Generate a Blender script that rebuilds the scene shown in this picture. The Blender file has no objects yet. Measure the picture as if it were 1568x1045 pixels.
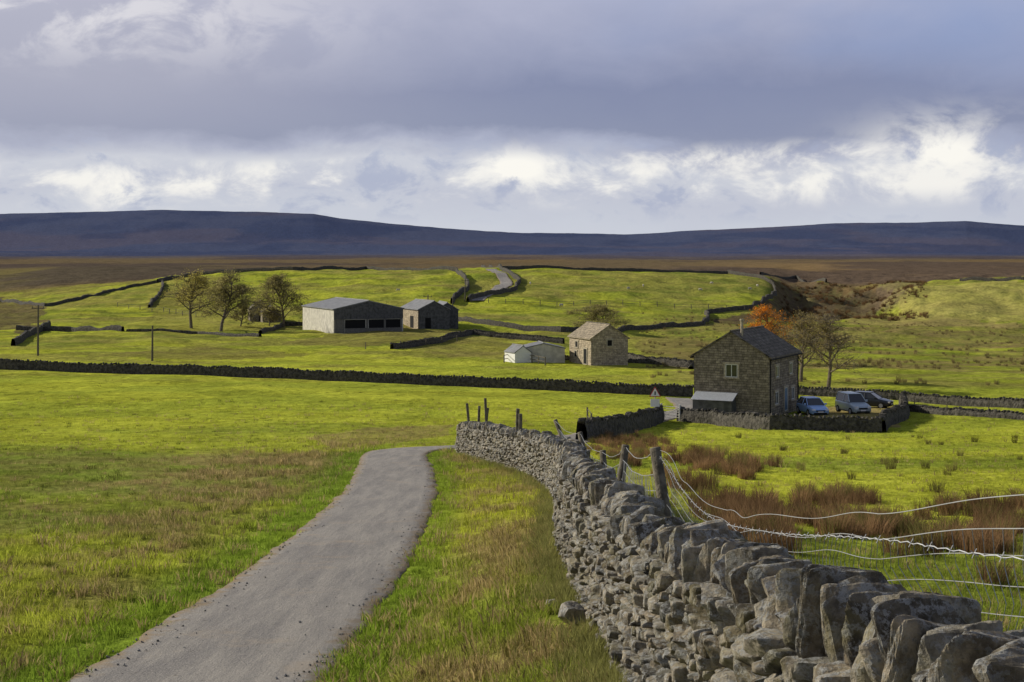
import bpy, bmesh, math, random
import numpy as np
from mathutils import Vector, Matrix
rng=np.random.default_rng(7); random.seed(7)
F=2178.0; CX=784.0; HV=395.0      # survey constants: focal, bearing origin, eye level
scene=bpy.context.scene
def S(r,g,b):
    f=lambda c:(c/12.92 if c<=0.04045 else ((c+0.055)/1.055)**2.4)
    return (f(r/255),f(g/255),f(b/255))
def sstep(a,b,x):
    t=np.clip((np.asarray(x,float)-a)/(b-a),0,1); return t*t*(3-2*t)
# ---------------------------------------------------------------- noise
_T=rng.random((256,256))
def vn(x,y):
    x=np.asarray(x,float);y=np.asarray(y,float)
    xi=np.floor(x).astype(int);yi=np.floor(y).astype(int)
    fx=x-xi;fy=y-yi;fx=fx*fx*(3-2*fx);fy=fy*fy*(3-2*fy)
    a=_T[xi&255,yi&255];b=_T[(xi+1)&255,yi&255];c=_T[xi&255,(yi+1)&255];d=_T[(xi+1)&255,(yi+1)&255]
    return (a*(1-fx)+b*fx)*(1-fy)+(c*(1-fx)+d*fx)*fy
def fbm(x,y,o=4):
    s=0;a=.5;t=0
    for i in range(o):
        s=s+a*vn(x*2**i+17*i,y*2**i+31*i);t+=a;a*=.55
    return s/t
# ---------------------------------------------------------------- terrain heights
sky_u=[-1700,-400,0,100,250,400,480,520,600,700,800,960,1050,1200,1280,1400,1480,1568,1700,3300]
sky_v=[335,332,327,325,321,324,327,334,343,351,356,359,354,347,342,341,338,345,348,340]
L0=[(60,700),(65,693),(90,659),(120,625)]
R0=[(60,712),(65,705),(90,675),(125,639)]
cols={
-400:L0+[(150,591),(180,562),(210,543),(250,520),(300,502),(350,490),(400,481),(450,473),(500,464),(600,448),(800,428)],
0:L0+[(150,591),(180,565),(210,545),(250,520),(300,502),(350,489),(400,480),(450,471),(500,460),(600,443),(800,420)],
120:L0+[(150,591),(180,566),(210,545),(250,519),(300,500),(350,484),(400,470),(450,456),(500,446),(600,434),(800,414)],
240:L0+[(150,592),(180,568),(210,547),(250,517),(300,497),(350,480),(400,464),(450,446),(490,430),(520,428),(600,432),(800,412)],
400:L0+[(150,592),(180,572),(210,550),(250,522),(290,505),(330,490),(380,468),(430,444),(480,422),(520,412),(600,418),(800,411)],
600:L0+[(150,595),(170,583),(210,550),(240,524),(270,509),(300,496),(350,476),(400,452),(450,429),(500,412),(560,418),(800,411)],
784:L0+[(150,600),(170,588),(200,561),(240,532),(270,515),(300,499),(350,481),(400,456),(450,431),(500,411),(560,417),(800,410)],
900:[(60,708),(65,700),(90,668),(120,634),(150,605),(165,593),(200,560),(240,535),(280,512),(310,501),(350,484),(400,458),(450,432),(500,413),(560,418),(800,410)],
1100:R0+[(150,610),(200,562),(250,532),(300,509),(340,496),(380,478),(420,453),(470,430),(510,418),(560,421),(800,410)],
1150:R0+[(150,610),(200,563),(250,534),(300,511),(340,497),(380,480),(420,456),(470,433),(510,422),(560,424),(800,411)],
1185:R0+[(150,610),(200,564),(250,535),(300,512),(340,498),(380,482),(420,462),(470,438),(510,426),(560,426),(800,412)],
1215:R0+[(150,610),(200,564),(250,536),(300,513),(350,502),(400,496),(450,491),(500,480),(530,462),(560,440),(650,424),(800,414)],
1250:R0+[(150,611),(200,565),(250,537),(300,514),(350,501),(400,495),(450,487),(480,472),(510,452),(560,438),(650,426),(800,416)],
1310:R0+[(150,612),(200,565),(250,538),(300,515),(350,501),(400,494),(450,487),(490,478),(530,460),(555,438),(650,430),(800,418)],
1350:R0+[(150,612),(200,565),(250,540),(300,517),(350,502),(400,493),(440,485),(480,474),(510,452),(540,438),(650,430),(800,418)],
1385:R0+[(150,613),(200,566),(250,541),(300,518),(350,502),(400,490),(430,478),(455,452),(480,438),(520,434),(600,434),(800,419)],
1450:R0+[(150,614),(200,568),(250,543),(300,521),(350,505),(390,494),(420,476),(450,448),(480,432),(520,430),(600,430),(800,418)],
1568:R0+[(150,616),(200,570),(250,545),(300,525),(350,508),(400,491),(430,470),(460,446),(490,430),(540,429),(700,424),(900,416)],
2000:R0+[(150,620),(200,575),(250,550),(300,530),(350,512),(400,492),(430,470),(460,446),(490,432),(540,430),(700,424),(900,416)],
}
LD=np.linspace(math.log(50),math.log(11000),440)
UG=np.arange(-1700,3301,10.0)
ku=sorted(cols); TAB=[]
for u in ku:
    p=cols[u]; d=np.array([a for a,b in p],float); z=np.array([-(b-HV)/F*a for a,b in p])
    fd=[1250,1800,2600,3500];fv=[402,397,391,386]
    dd=np.concatenate([d,fd]); zz=np.concatenate([z,[-(b-HV)/F*a for a,b in zip(fd,fv)]])
    TAB.append(np.interp(LD,np.log(dd),zz))
TAB=np.array(TAB)
Z2=np.zeros((len(UG),len(LD)))
for j in range(len(LD)): Z2[:,j]=np.interp(UG,ku,TAB[:,j])
def gs(A,s,ax):
    n=int(3*s)+1;k=np.exp(-.5*(np.arange(-n,n+1)/s)**2);k/=k.sum()
    P=np.pad(A,[(n,n) if i==ax else (0,0) for i in range(2)],mode='edge')
    return np.apply_along_axis(lambda m:np.convolve(m,k,'valid'),ax,P)
Z2=gs(gs(Z2,1.6,1),1.1,0)
SV=np.interp(UG,sky_u,sky_v)
DD=np.exp(LD)
for i in range(len(UG)):
    zr_=-(SV[i]-HV)/F*6000
    d0,z0=3500,-(386-HV)/F*3500
    f=np.interp(DD,[3500,4200,5000,5600,6000,6600,8000,11000],[z0,z0+(zr_-z0)*.22,z0+(zr_-z0)*.62,z0+(zr_-z0)*.9,zr_,zr_-6,zr_-60,zr_-150])
    w=DD>3500
    Z2[i,w]=f[w]
Z2=gs(Z2,1.2,1)
def Hfar(x,y):
    y=np.maximum(y,52.0);u=CX+F*x/y
    a=np.clip((u-UG[0])/10,0,len(UG)-1.001);b=np.clip((np.log(y)-LD[0])/(LD[1]-LD[0]),0,len(LD)-1.001)
    i=a.astype(int);j=b.astype(int);fa=a-i;fb=b-j
    return (Z2[i,j]*(1-fa)+Z2[i+1,j]*fa)*(1-fb)+(Z2[i,j+1]*(1-fa)+Z2[i+1,j+1]*fa)*fb
RC_y=[-12,0,8,15,22,33,43,52,58,62,66,80,120]; RC_x=[-3.9,-3.7,-3.5,-3.38,-3.17,-3.28,-3.6,-4.27,-4.85,-4.9,-4.4,-4.4,-4.4]
def rx(y): return np.interp(y,RC_y,RC_x)
WP=[(1.9,-6),(1.6,0),(1.4,2),(1.26,3.5),(1.18,4.2),(1.1,5.2),(1.0,7),(.9,12),(.64,21),(.95,30),(1.08,40),(.35,48),(-2.6,65)]
def wx(y): return np.interp(y,[p[1] for p in WP],[p[0] for p in WP])
zrl=([-12,0,4,8,12,15,22,33,43,58,65,90],[-2.9,-3.3,-3.6,-3.9,-4.25,-4.5,-5.15,-6.1,-6.95,-8.1,-8.75,-10.9])
zRl=([-12,0,3.5,12,21,30,42,48,65,90],[-2.1,-2.2,-2.4,-3.55,-4.4,-5.45,-6.75,-7.25,-8.95,-11.5])
def H(x,y):
    x=np.asarray(x,float);y=np.asarray(y,float)
    yy=y
    xr=rx(yy)+1.7;xw=np.maximum(wx(yy),xr+.5)
    w=sstep(0,1,(x-xr)/(xw-xr))
    zl=np.interp(yy,*zrl);zR=np.interp(yy,*zRl)
    near=zl*(1-w)+zR*w
    near=near+.02*np.maximum(0,(rx(yy)-2-x))*np.exp(-np.maximum(yy,0)/40)
    near=near-.35*sstep(2.5,9,x)*sstep(60,25,yy)
    far=Hfar(x,y)
    b=sstep(54,84,y)
    z=near*(1-b)+far*b
    rd=np.abs(x-rx(y))
    rm=np.where(y<74,sstep(1.5,3.0,rd),1.0)
    rw=np.where(y<66,sstep(.3,1.2,np.abs(x-wx(y)-.3)),1.0)
    z=z+.24*(fbm(x*.45,y*.45,3)-.5)*rm*rw*sstep(200,60,y)
    z=z+.6*(fbm(x*.08,y*.08,3)-.5)*sstep(60,140,y)*rm
    z=z+2.6*(fbm(x*.02+5,y*.02,4)-.5)*sstep(200,330,y)
    u=CX+F*x/np.maximum(y,50)
    z=z+(1.9*(fbm(x*.09+5,y*.09,3)-.5))*sstep(205,300,y)*sstep(900,700,y)
    g_=sstep(1195,1240,u)*sstep(385,430,y)*sstep(900,700,y)
    rdg=1-np.abs(2*fbm(x*.045+25,y*.03,3)-1)*2.2
    z=z+(3.4*(fbm(x*.06+25,y*.05,4)-.5)+3.4*(rdg-.6)*sstep(1420,1360,u)*sstep(600,540,y))*g_
    z=z+14*(fbm(x*.0035,y*.0035,5)-.5)*sstep(900,3000,y)*sstep(6500,4500,y)
    z=z+7*(fbm(x*.004,y*.004,4)-.5)*sstep(4500,6000,y)
    return z
def h1(x,y): return float(H(np.array([x]),np.array([y]))[0])
_dm=np.exp(np.linspace(math.log(3),math.log(7500),3500))
def locate(u,v):
    k=(u-CX)/F;s=-(v-HV)/F
    g=H(k*_dm,_dm)-s*_dm
    idx=np.where(g>=0)[0]
    d=_dm[idx[0]] if len(idx) else 4000.
    return (k*d,d)
def at(u,d): return ((u-CX)/F*d,d)
# ---------------------------------------------------------------- ground colour zones
def inpoly(px,py,P):
    P=np.array(P);ins=np.zeros(px.shape,bool);n=len(P);j=n-1
    for i in range(n):
        xi,yi=P[i];xj,yj=P[j]
        c=((yi>py)!=(yj>py))&(px<(xj-xi)*(py-yi)/((yj-yi) if yj!=yi else 1e-9)+xi)
        ins^=c;j=i
    return ins
G_lime=np.array((.39,.415,.045));G_mid=np.array((.26,.31,.038));G_dark=np.array((.12,.165,.028))
TAN=np.array((.30,.235,.095));OL=np.array((.26,.23,.07));BR=np.array((.085,.062,.04));OR=np.array((.29,.195,.09))
zones=[ # polygon (bearing,row) -> ground plan
 ([(1195,424),(1260,434),(1340,440),(1365,450),(1345,478),(1300,488),(1215,492),(1110,496),(1095,488),(1150,474),(1188,452)],BR*1.25,.95),  # ravine: shade painted into the brown ground colour
 ([(1262,428),(1420,428),(1340,447),(1262,440)],OR*.6,.8),
 ([(1335,455),(1395,432),(1420,434),(1385,470),(1345,480)],BR*2.0,.75),  # eroded brown bank, mound shading put into its colour
 ([(1290,474),(1370,482),(1568,496),(1568,506),(1300,494)],TAN,.7),
 ([(1375,474),(1405,438),(1568,430),(1640,430),(1640,490),(1568,492),(1400,490)],OL*1.5,.75),
 ([(0,445),(60,452),(140,440),(230,436),(235,424),(0,402),(-200,402),(-200,445)],OL*.8,.7),
 ([(-100,480),(0,500),(40,512),(75,470),(0,455),(-100,455)],BR*1.4,.8),
 ([(500,512),(620,505),(720,505),(640,524),(560,532),(430,528)],OL*.75,.8),
 ([(600,506),(690,500),(700,492),(610,494)],TAN*.8,.7),
 ([(120,545),(330,532),(480,545),(300,552)],TAN*.6,.6),
 ([(1228,622),(1390,622),(1380,655),(1225,650)],TAN*1.05,.95),
 ([(1230,590),(1330,590),(1320,606),(1225,606)],TAN*1.0,.5),
 ([(1090,500),(1300,500),(1568,510),(1700,520),(1700,545),(1400,520),(1100,512)],TAN*.8,.5),
 ([(980,520),(1060,515),(1100,540),(1060,560),(980,545)],TAN*.65,.5),
 ([(240,452),(300,440),(330,470),(250,485),(225,470)],OL*.7,.6),
 ([(620,535),(720,515),(860,530),(870,545),(760,550),(680,545)],TAN*.7,.5),
 ([(480,672),(560,655),(690,650),(700,668),(600,680),(520,690)],TAN*.9,.6),
]
zoneXY=[([locate(u,v) for u,v in P],c,s) for P,c,s in zones]
YARD=zoneXY[10][0]
def gcol(x,y):
    x=np.asarray(x,float);y=np.asarray(y,float)
    u=CX+F*x/np.maximum(y,5)
    c=np.tile(G_lime,(len(x),1)).astype(float)
    def mix(col,w):
        nonlocal c
        w=np.clip(w,0,1)[:,None];c=c*(1-w)+np.asarray(col)*w
    n1=fbm(x*.09,y*.09,4);n2=fbm(x*.5+9,y*.5,4);n3=fbm(x*.02+3,y*.035,4)
    mix(G_mid,sstep(.42,.62,n1)*.6)
    left=sstep(1,-1,x-rx(y))
    mix(G_dark*1.3,left*sstep(125,45,y)*(.3+.5*sstep(.35,.65,n1)))
    mix(TAN*.75,left*sstep(120,50,y)*sstep(.50,.68,n2*.5+n1*.5)*.5)
    mix(G_dark*1.1,(1-left)*sstep(100,40,y)*.55*sstep(.3,.6,n1))
    mix(G_mid,(u>1000)*sstep(100,130,y)*sstep(60,140,y)*.4)
    rr=sstep(980,1050,u)*sstep(150,200,y)*sstep(420,330,y)
    mix(TAN*.75,rr*sstep(.45,.55,fbm(x*.05+40,y*.12,4))*.85)
    mix(G_mid*.75,rr*sstep(.48,.58,fbm(x*.1,y*.2+7,3))*.5)
    mix(OL,sstep(190,260,y)*sstep(.44,.60,fbm(x*.03+11,y*.04,5))*.6)
    mix(OL*.9,sstep(130,200,y)*sstep(.53,.66,fbm(x*.08+31,y*.2,4))*.6)
    mix(G_dark,sstep(190,260,y)*sstep(.55,.65,fbm(x*.11+71,y*.16,4))*.6)
    dl=rx(y)-1.45-x
    dry=sstep(.7,2.0,dl)*sstep(9.5,4.5,dl)*sstep(80,55,y)
    mix(TAN*.9,dry*sstep(.38,.62,n2*.5+n1*.5)*.75)
    mix((.18,.27,.03),(dl>-.2)*sstep(1.4,.4,dl)*sstep(80,60,y)*.8)
    dr=x-rx(y)-1.4
    vr=(dr>0)*(x<wx(y)+.2)*sstep(70,60,y)
    mix(TAN*.85,vr*sstep(.40,.60,n2)*sstep(.3,1.4,dr)*.75)
    mix((.18,.27,.03),(dr>-.2)*sstep(1.0,.2,dr)*(y<66)*.7)
    for P,col,s in zoneXY:
        amp=y*.006
        px=x+(fbm(x*.12,y*.06,3)-.5)*amp*3;py=y+(fbm(x*.05+9,y*.05,3)-.5)*amp*4
        mix(col,inpoly(px,py,P)*s*(.7+.5*n2))
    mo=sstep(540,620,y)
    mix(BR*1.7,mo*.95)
    mix(OR*.95,mo*sstep(950,1300,u)*sstep(1600,800,y)*.85)
    mix(OL*.75,mo*sstep(500,100,u)*sstep(1100,800,y)*.6)
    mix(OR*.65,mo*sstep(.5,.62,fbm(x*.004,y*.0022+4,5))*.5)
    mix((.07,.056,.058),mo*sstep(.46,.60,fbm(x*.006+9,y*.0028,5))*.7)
    fe=sstep(1500,3200,y)  # fells: aerial haze and cloud shade painted into the heather colour
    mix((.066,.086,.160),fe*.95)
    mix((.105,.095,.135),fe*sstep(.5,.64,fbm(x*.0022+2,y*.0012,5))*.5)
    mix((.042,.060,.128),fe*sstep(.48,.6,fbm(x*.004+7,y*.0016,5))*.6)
    return c
# ---------------------------------------------------------------- mesh helpers
def newmesh(name,V,Fc,mat,col=None,smooth=False,parent=None):
    V=np.ascontiguousarray(V,dtype=np.float32);Fc=np.ascontiguousarray(Fc,dtype=np.int32);k=Fc.shape[1]
    me=bpy.data.meshes.new(name);me.vertices.add(len(V));me.vertices.foreach_set('co',V.ravel())
    me.loops.add(Fc.size);me.loops.foreach_set('vertex_index',Fc.ravel())
    me.polygons.add(len(Fc));me.polygons.foreach_set('loop_start',np.arange(0,Fc.size,k,dtype=np.int32))
    me.update(calc_edges=True);me.validate()
    me.polygons.foreach_set('use_smooth',np.full(len(me.polygons),smooth))
    if col is not None:
        a=me.color_attributes.new('col','FLOAT_COLOR','POINT')
        cc=np.ones((len(V),4),np.float32);cc[:,:3]=col;a.data.foreach_set('color',cc.ravel())
    me.materials.append(mat)
    o=bpy.data.objects.new(name,me);scene.collection.objects.link(o)
    if parent: o.parent=parent
    return o
def empty(name,loc=(0,0,0),rz=0):
    o=bpy.data.objects.new(name,None);scene.collection.objects.link(o);o.location=loc;o.rotation_euler=(0,0,rz);o.empty_display_size=.3;return o
class MB:
    def __init__(s): s.v=[];s.f=[]
    def add(s,vs,fs):
        n=len(s.v);s.v+= [tuple(p) for p in vs];s.f+=[tuple(i+n for i in f) for f in fs]
    def box(s,x0,x1,y0,y1,z0,z1):
        s.add([(x0,y0,z0),(x1,y0,z0),(x1,y1,z0),(x0,y1,z0),(x0,y0,z1),(x1,y0,z1),(x1,y1,z1),(x0,y1,z1)],
              [(0,3,2,1),(4,5,6,7),(0,1,5,4),(1,2,6,5),(2,3,7,6),(3,0,4,7)])
    def tube(s,pts,rad,n=6,cap=True):
        pts=[Vector(p) for p in pts];m=len(pts)
        if not hasattr(rad,'__len__'): rad=[rad]*m
        vs=[];fs=[];ref=None
        for i,p in enumerate(pts):
            t=(pts[min(i+1,m-1)]-pts[max(i-1,0)]).normalized()
            if ref is None: ref=t.orthogonal()
            a=(ref-t*ref.dot(t)); a=a.normalized() if a.length>1e-6 else t.orthogonal().normalized()
            ref=a;b=t.cross(a)
            for k in range(n):
                an=2*math.pi*k/n;vs.append(p+(a*math.cos(an)+b*math.sin(an))*rad[i])
        for i in range(m-1):
            for k in range(n): fs.append((i*n+k,i*n+(k+1)%n,(i+1)*n+(k+1)%n,(i+1)*n+k))
        if cap: fs.append(tuple(range(n-1,-1,-1)));fs.append(tuple((m-1)*n+k for k in range(n)))
        s.add(vs,fs)
    def obj(s,name,mat,parent=None,smooth=False,bevel=0):
        me=bpy.data.meshes.new(name);me.from_pydata(s.v,[],s.f);me.update()
        for p in me.polygons:p.use_smooth=smooth
        me.materials.append(mat)
        o=bpy.data.objects.new(name,me);scene.collection.objects.link(o)
        if parent:o.parent=parent
        if bevel:
            b=o.modifiers.new('bevel','BEVEL');b.width=bevel;b.segments=2
        return o
# ---------------------------------------------------------------- material helpers
class NT:
    def __init__(s,tree): s.t=tree;s.n=tree.nodes;s.l=tree.links
    def node(s,ty,**kw):
        n=s.n.new(ty)
        for k,v in kw.items(): setattr(n,k,v)
        return n
    def set(s,sock,v):
        if isinstance(v,bpy.types.NodeSocket): s.l.new(v,sock)
        elif isinstance(v,(tuple,list,np.ndarray)):
            v=tuple(float(a) for a in v)
            sock.default_value=v+(1.0,) if (sock.type=='RGBA' and len(v)==3) else v
        else: sock.default_value=v
    def m(s,op,a,b=0,c=None,clamp=False):
        n=s.node('ShaderNodeMath',operation=op);n.use_clamp=clamp
        s.set(n.inputs[0],a);s.set(n.inputs[1],b)
        if c is not None:s.set(n.inputs[2],c)
        return n.outputs[0]
    def mix(s,f,a,b,bt='MIX'):
        n=s.node('ShaderNodeMixRGB',blend_type=bt);s.set(n.inputs[0],f);s.set(n.inputs[1],a);s.set(n.inputs[2],b);return n.outputs[0]
    def ss(s,x,a,b,lo=0.,hi=1.):
        n=s.node('ShaderNodeMapRange',interpolation_type='SMOOTHSTEP');s.set(n.inputs[0],x)
        n.inputs[1].default_value=a;n.inputs[2].default_value=b;n.inputs[3].default_value=lo;n.inputs[4].default_value=hi;return n.outputs[0]
    def noise(s,vec,sc,det=4,rough=.55,dist=0):
        n=s.node('ShaderNodeTexNoise');s.set(n.inputs['Vector'],vec);n.inputs['Scale'].default_value=sc;n.inputs['Detail'].default_value=det
        n.inputs['Roughness'].default_value=rough;n.inputs['Distortion'].default_value=dist;return n.outputs[0]
    def bump(s,h,st,dist,nrm=None):
        n=s.node('ShaderNodeBump');n.inputs['Strength'].default_value=st;n.inputs['Distance'].default_value=dist;s.set(n.inputs['Height'],h)
        if nrm: s.set(n.inputs['Normal'],nrm)
        return n.outputs[0]
def material(name):
    m=bpy.data.materials.new(name);m.use_nodes=True;t=NT(m.node_tree)
    b=t.n['Principled BSDF'];b.inputs['Specular IOR Level'].default_value=.2
    t.b=b;t.obj=t.node('ShaderNodeTexCoord').outputs['Object']
    t.pos=t.node('ShaderNodeNewGeometry').outputs['Position'];return m,t
def simple(name,c,rough=.7,metal=0,var=.25,sc=6,bump=.2,spec=.2):
    m,t=material(name);n=t.noise(t.obj,sc,5)
    col=t.mix(t.ss(n,.3,.7),tuple(a*(1-var) for a in c),tuple(min(1,a*(1+var)) for a in c))
    t.set(t.b.inputs['Base Color'],col);t.b.inputs['Roughness'].default_value=rough;t.b.inputs['Metallic'].default_value=metal
    t.b.inputs['Specular IOR Level'].default_value=spec
    if bump:t.set(t.b.inputs['Normal'],t.bump(t.noise(t.obj,sc*5,4),bump,.02))
    return m
def attr(t):
    return t.node('ShaderNodeVertexColor',layer_name='col').outputs[0]
# ground
M_ground,t=material('pasture_ground');c=attr(t)
nA=t.noise(t.pos,.9,6,.65);nB=t.noise(t.pos,9,5,.7);nC=t.noise(t.pos,.12,6,.6)
k=t.m('ADD',t.m('MULTIPLY',t.ss(nA,.3,.7),.5),t.m('MULTIPLY',t.ss(nB,.3,.7),.5))
k=t.m('ADD',t.m('ADD',k,.27),t.m('MULTIPLY',t.ss(nC,.3,.7),.38))
cm=t.node('ShaderNodeCombineXYZ');[t.set(cm.inputs[i],k) for i in range(3)]
col=t.mix(1.0,c,cm.outputs[0],'MULTIPLY')
col=t.mix(t.m('MULTIPLY',t.ss(t.noise(t.pos,2.4,6,.7),.53,.68),.28),col,(.24,.19,.07))
t.set(t.b.inputs['Base Color'],col);t.b.inputs['Roughness'].default_value=1;t.b.inputs['Specular IOR Level'].default_value=0
b1=t.bump(t.noise(t.pos,.28,4,.6),.8,.9)
t.set(t.b.inputs['Normal'],t.bump(t.m('ADD',nA,t.m('MULTIPLY',nB,.3)),.8,.35,b1))
# blades
M_blade,t=material('grass_blades');c=attr(t)
t.n.remove(t.b);d=t.node('ShaderNodeBsdfDiffuse');tr=t.node('ShaderNodeBsdfTranslucent');mx=t.node('ShaderNodeMixShader')
t.set(d.inputs[0],c);t.set(tr.inputs[0],c);mx.inputs[0].default_value=.42;t.l.new(d.outputs[0],mx.inputs[1]);t.l.new(tr.outputs[0],mx.inputs[2])
t.l.new(mx.outputs[0],t.n['Material Output'].inputs[0])
# dry stone
M_stone,t=material('gritstone');c=attr(t)
n=t.noise(t.pos,9,7,.65);n2=t.noise(t.pos,38,6,.7);n3=t.noise(t.pos,3.2,5,.6)
col=t.mix(t.ss(n,.35,.65),(.42,.41,.39),(1.35,1.32,1.25));col=t.mix(1.0,c,col,'MULTIPLY')
nz=t.node('ShaderNodeSeparateXYZ');t.set(nz.inputs[0],t.node('ShaderNodeNewGeometry').outputs['Normal'])
lich=t.m('MULTIPLY',t.ss(t.noise(t.pos,19,8,.78),.48,.56),t.ss(nz.outputs[2],-.5,.6))
col=t.mix(t.m('MULTIPLY',lich,.8),col,(.40,.41,.40))
col=t.mix(t.m('MULTIPLY',t.ss(n3,.50,.64),.35),col,(.20,.175,.07))
col=t.mix(t.m('MULTIPLY',t.ss(n2,.53,.66),.5),col,(.04,.037,.034))
t.set(t.b.inputs['Base Color'],col);t.b.inputs['Roughness'].default_value=.93;t.b.inputs['Specular IOR Level'].default_value=.12
t.set(t.b.inputs['Normal'],t.bump(t.m('ADD',n2,t.m('MULTIPLY',n,1.5)),.95,.03))
# distant wall, backlit shade put into the dark stone colour
M_fwall,t=material('field_wall_stone')
n=t.noise(t.pos,3.0,6,.7);col=t.mix(t.ss(n,.3,.7),(.028,.027,.023),(.125,.115,.095));t.set(t.b.inputs['Base Color'],col);t.b.inputs['Roughness'].default_value=1
t.set(t.b.inputs['Normal'],t.bump(t.noise(t.pos,5,5),1.0,.2))
def stonework(name,c1,c2,mort,sx=1.0,row=.2,wid=.5,roofy=False):
    m,t=material(name);sp=t.node('ShaderNodeSeparateXYZ');t.set(sp.inputs[0],t.obj);cb=t.node('ShaderNodeCombineXYZ')
    if roofy: t.set(cb.inputs[0],sp.outputs[1]);t.set(cb.inputs[1],t.m('MULTIPLY',sp.outputs[2],1.6))
    else: t.set(cb.inputs[0],t.m('ADD',sp.outputs[0],sp.outputs[1]));t.set(cb.inputs[1],sp.outputs[2])
    b=t.node('ShaderNodeTexBrick');wv=t.node('ShaderNodeVectorMath',operation='ADD')
    wn=t.node('ShaderNodeTexNoise');t.set(wn.inputs['Vector'],t.obj);wn.inputs['Scale'].default_value=1.7
    sc=t.node('ShaderNodeVectorMath',operation='SCALE');t.set(sc.inputs[0],wn.outputs['Color']);sc.inputs['Scale'].default_value=.0 if roofy else .16
    t.set(wv.inputs[0],cb.outputs[0]);t.set(wv.inputs[1],sc.outputs[0]);t.set(b.inputs['Vector'],wv.outputs[0])
    b.inputs['Scale'].default_value=1;b.inputs['Brick Width'].default_value=wid;b.inputs['Row Height'].default_value=row;b.inputs['Mortar Size'].default_value=.018
    b.inputs['Bias'].default_value=0;b.offset=.43;b.squash=.8;b.squash_frequency=3
    t.set(b.inputs['Color1'],c1);t.set(b.inputs['Color2'],c2);t.set(b.inputs['Mortar'],mort)
    n=t.noise(t.obj,2.2,6,.7)
    col=t.mix(1.0,b.outputs[0],t.mix(t.ss(n,.3,.7),(.55,.53,.5),(1.35,1.3,1.2)),'MULTIPLY')
    col=t.mix(t.m('MULTIPLY',t.ss(t.noise(t.obj,5,6,.7),.5,.68),.5),col,tuple(a*.45 for a in c1))
    t.set(t.b.inputs['Base Color'],col);t.b.inputs['Roughness'].default_value=.9
    t.set(t.b.inputs['Normal'],t.bump(t.m('SUBTRACT',t.noise(t.obj,14,5),b.outputs['Fac']),.6,.05));return m
M_house=stonework('house_stone',(.30,.27,.215),(.185,.165,.135),(.10,.09,.075),row=.22,wid=.55)
M_barn=stonework('barn_stone',(.48,.42,.32),(.33,.285,.22),(.18,.15,.11),row=.25,wid=.6)
M_slate=stonework('stone_slates',(.19,.175,.15),(.13,.12,.10),(.045,.042,.038),row=.35,wid=.45,roofy=True)
M_slateL=stonework('barn_slates',(.38,.33,.25),(.27,.24,.185),(.12,.10,.08),row=.4,wid=.5,roofy=True)
M_dress=simple('dressed_stone',(.36,.32,.24),.85)
M_frame=simple('painted_frame',(.6,.62,.58),.5,var=.06)
M_glass=simple('window_glass',(.03,.035,.04),.08,var=.1,bump=0,spec=.7)
M_tin=simple('corrugated_sheet',(.20,.205,.21),.5,.1,var=.2,sc=1)
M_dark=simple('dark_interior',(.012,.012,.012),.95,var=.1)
M_board=simple('timber_boarding',(.085,.085,.085),.85,var=.35,sc=2)
M_conc=simple('rendered_blockwork',(.50,.48,.41),.9,var=.2,sc=1.2)
M_wood=simple('weathered_post',(.13,.115,.085),.9,var=.45,sc=9,bump=.8)
M_wire=simple('galvanised_wire',(.36,.37,.38),.5,.3,var=.1,bump=0)
M_white=simple('white_paint',(.75,.75,.72),.5,var=.05)
M_red=simple('sign_red',(.45,.02,.02),.5,var=.05)
M_bark=simple('bark',(.15,.125,.09),.95,var=.35,sc=4,bump=.6)
M_tyre=simple('tyre_rubber',(.02,.02,.02),.85,var=.1)
M_wool=simple('sheep_wool',(.45,.42,.36),1,var=.1)
# tarmac
M_road,t=material('tarmac');n=t.noise(t.pos,.7,6,.7);n2=t.noise(t.pos,45,4,.7);c=attr(t)
ms=t.node('ShaderNodeMapping');t.set(ms.inputs['Vector'],t.pos);ms.inputs['Scale'].default_value=(1.6,.22,1)
n5=t.noise(ms.outputs[0],1.6,6,.65)
col=t.mix(t.ss(n5,.3,.7),(.185,.176,.168),(.30,.28,.25))
col=t.mix(t.m('MULTIPLY',t.ss(n2,.48,.62),.5),col,(.42,.385,.34))
col=t.mix(t.m('MULTIPLY',t.ss(n2,.46,.36),.4),col,(.08,.075,.07))
col=t.mix(t.m('MULTIPLY',t.ss(t.noise(t.pos,6,8,.8),.59,.65),.6),col,(.09,.075,.055))
col=t.mix(t.m('MULTIPLY',t.ss(n,.54,.68),.5),col,(.35,.29,.22))
ed=t.node('ShaderNodeSeparateColor');t.set(ed.inputs[0],c)
col=t.mix(t.ss(t.m('ADD',ed.outputs[0],t.m('MULTIPLY',t.m('SUBTRACT',t.noise(t.pos,3.5,6,.7),.5),1.2)),.58,.95),col,(.23,.175,.11))
t.set(t.b.inputs['Base Color'],col);t.b.inputs['Roughness'].default_value=.85;t.set(t.b.inputs['Normal'],t.bump(t.m('ADD',n2,t.m('MULTIPLY',n5,2)),.8,.025))
# ---------------------------------------------------------------- terrain mesh
ys=[];y=-9.0
while y<10500:
    ys.append(y);y+=max(.22,(y+10)*.0118 if y<900 else (y)*.02)
ys=np.array(ys)
ts=np.concatenate([np.linspace(-1.3,-.46,60,endpoint=False),np.linspace(-.46,.46,640),np.linspace(.46,1.3,61)[1:]])
YY,TT=np.meshgrid(ys,ts,indexing='ij');XX=TT*(YY+12)
x=XX.ravel();y=YY.ravel();z=H(x,y);V=np.stack([x,y,z],1)
nr,nc=YY.shape;idx=np.arange(nr*nc).reshape(nr,nc)
Fc=np.stack([idx[:-1,:-1].ravel(),idx[:-1,1:].ravel(),idx[1:,1:].ravel(),idx[1:,:-1].ravel()],1)
newmesh('ground_terrain',V,Fc,M_ground,gcol(x,y),True)
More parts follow.
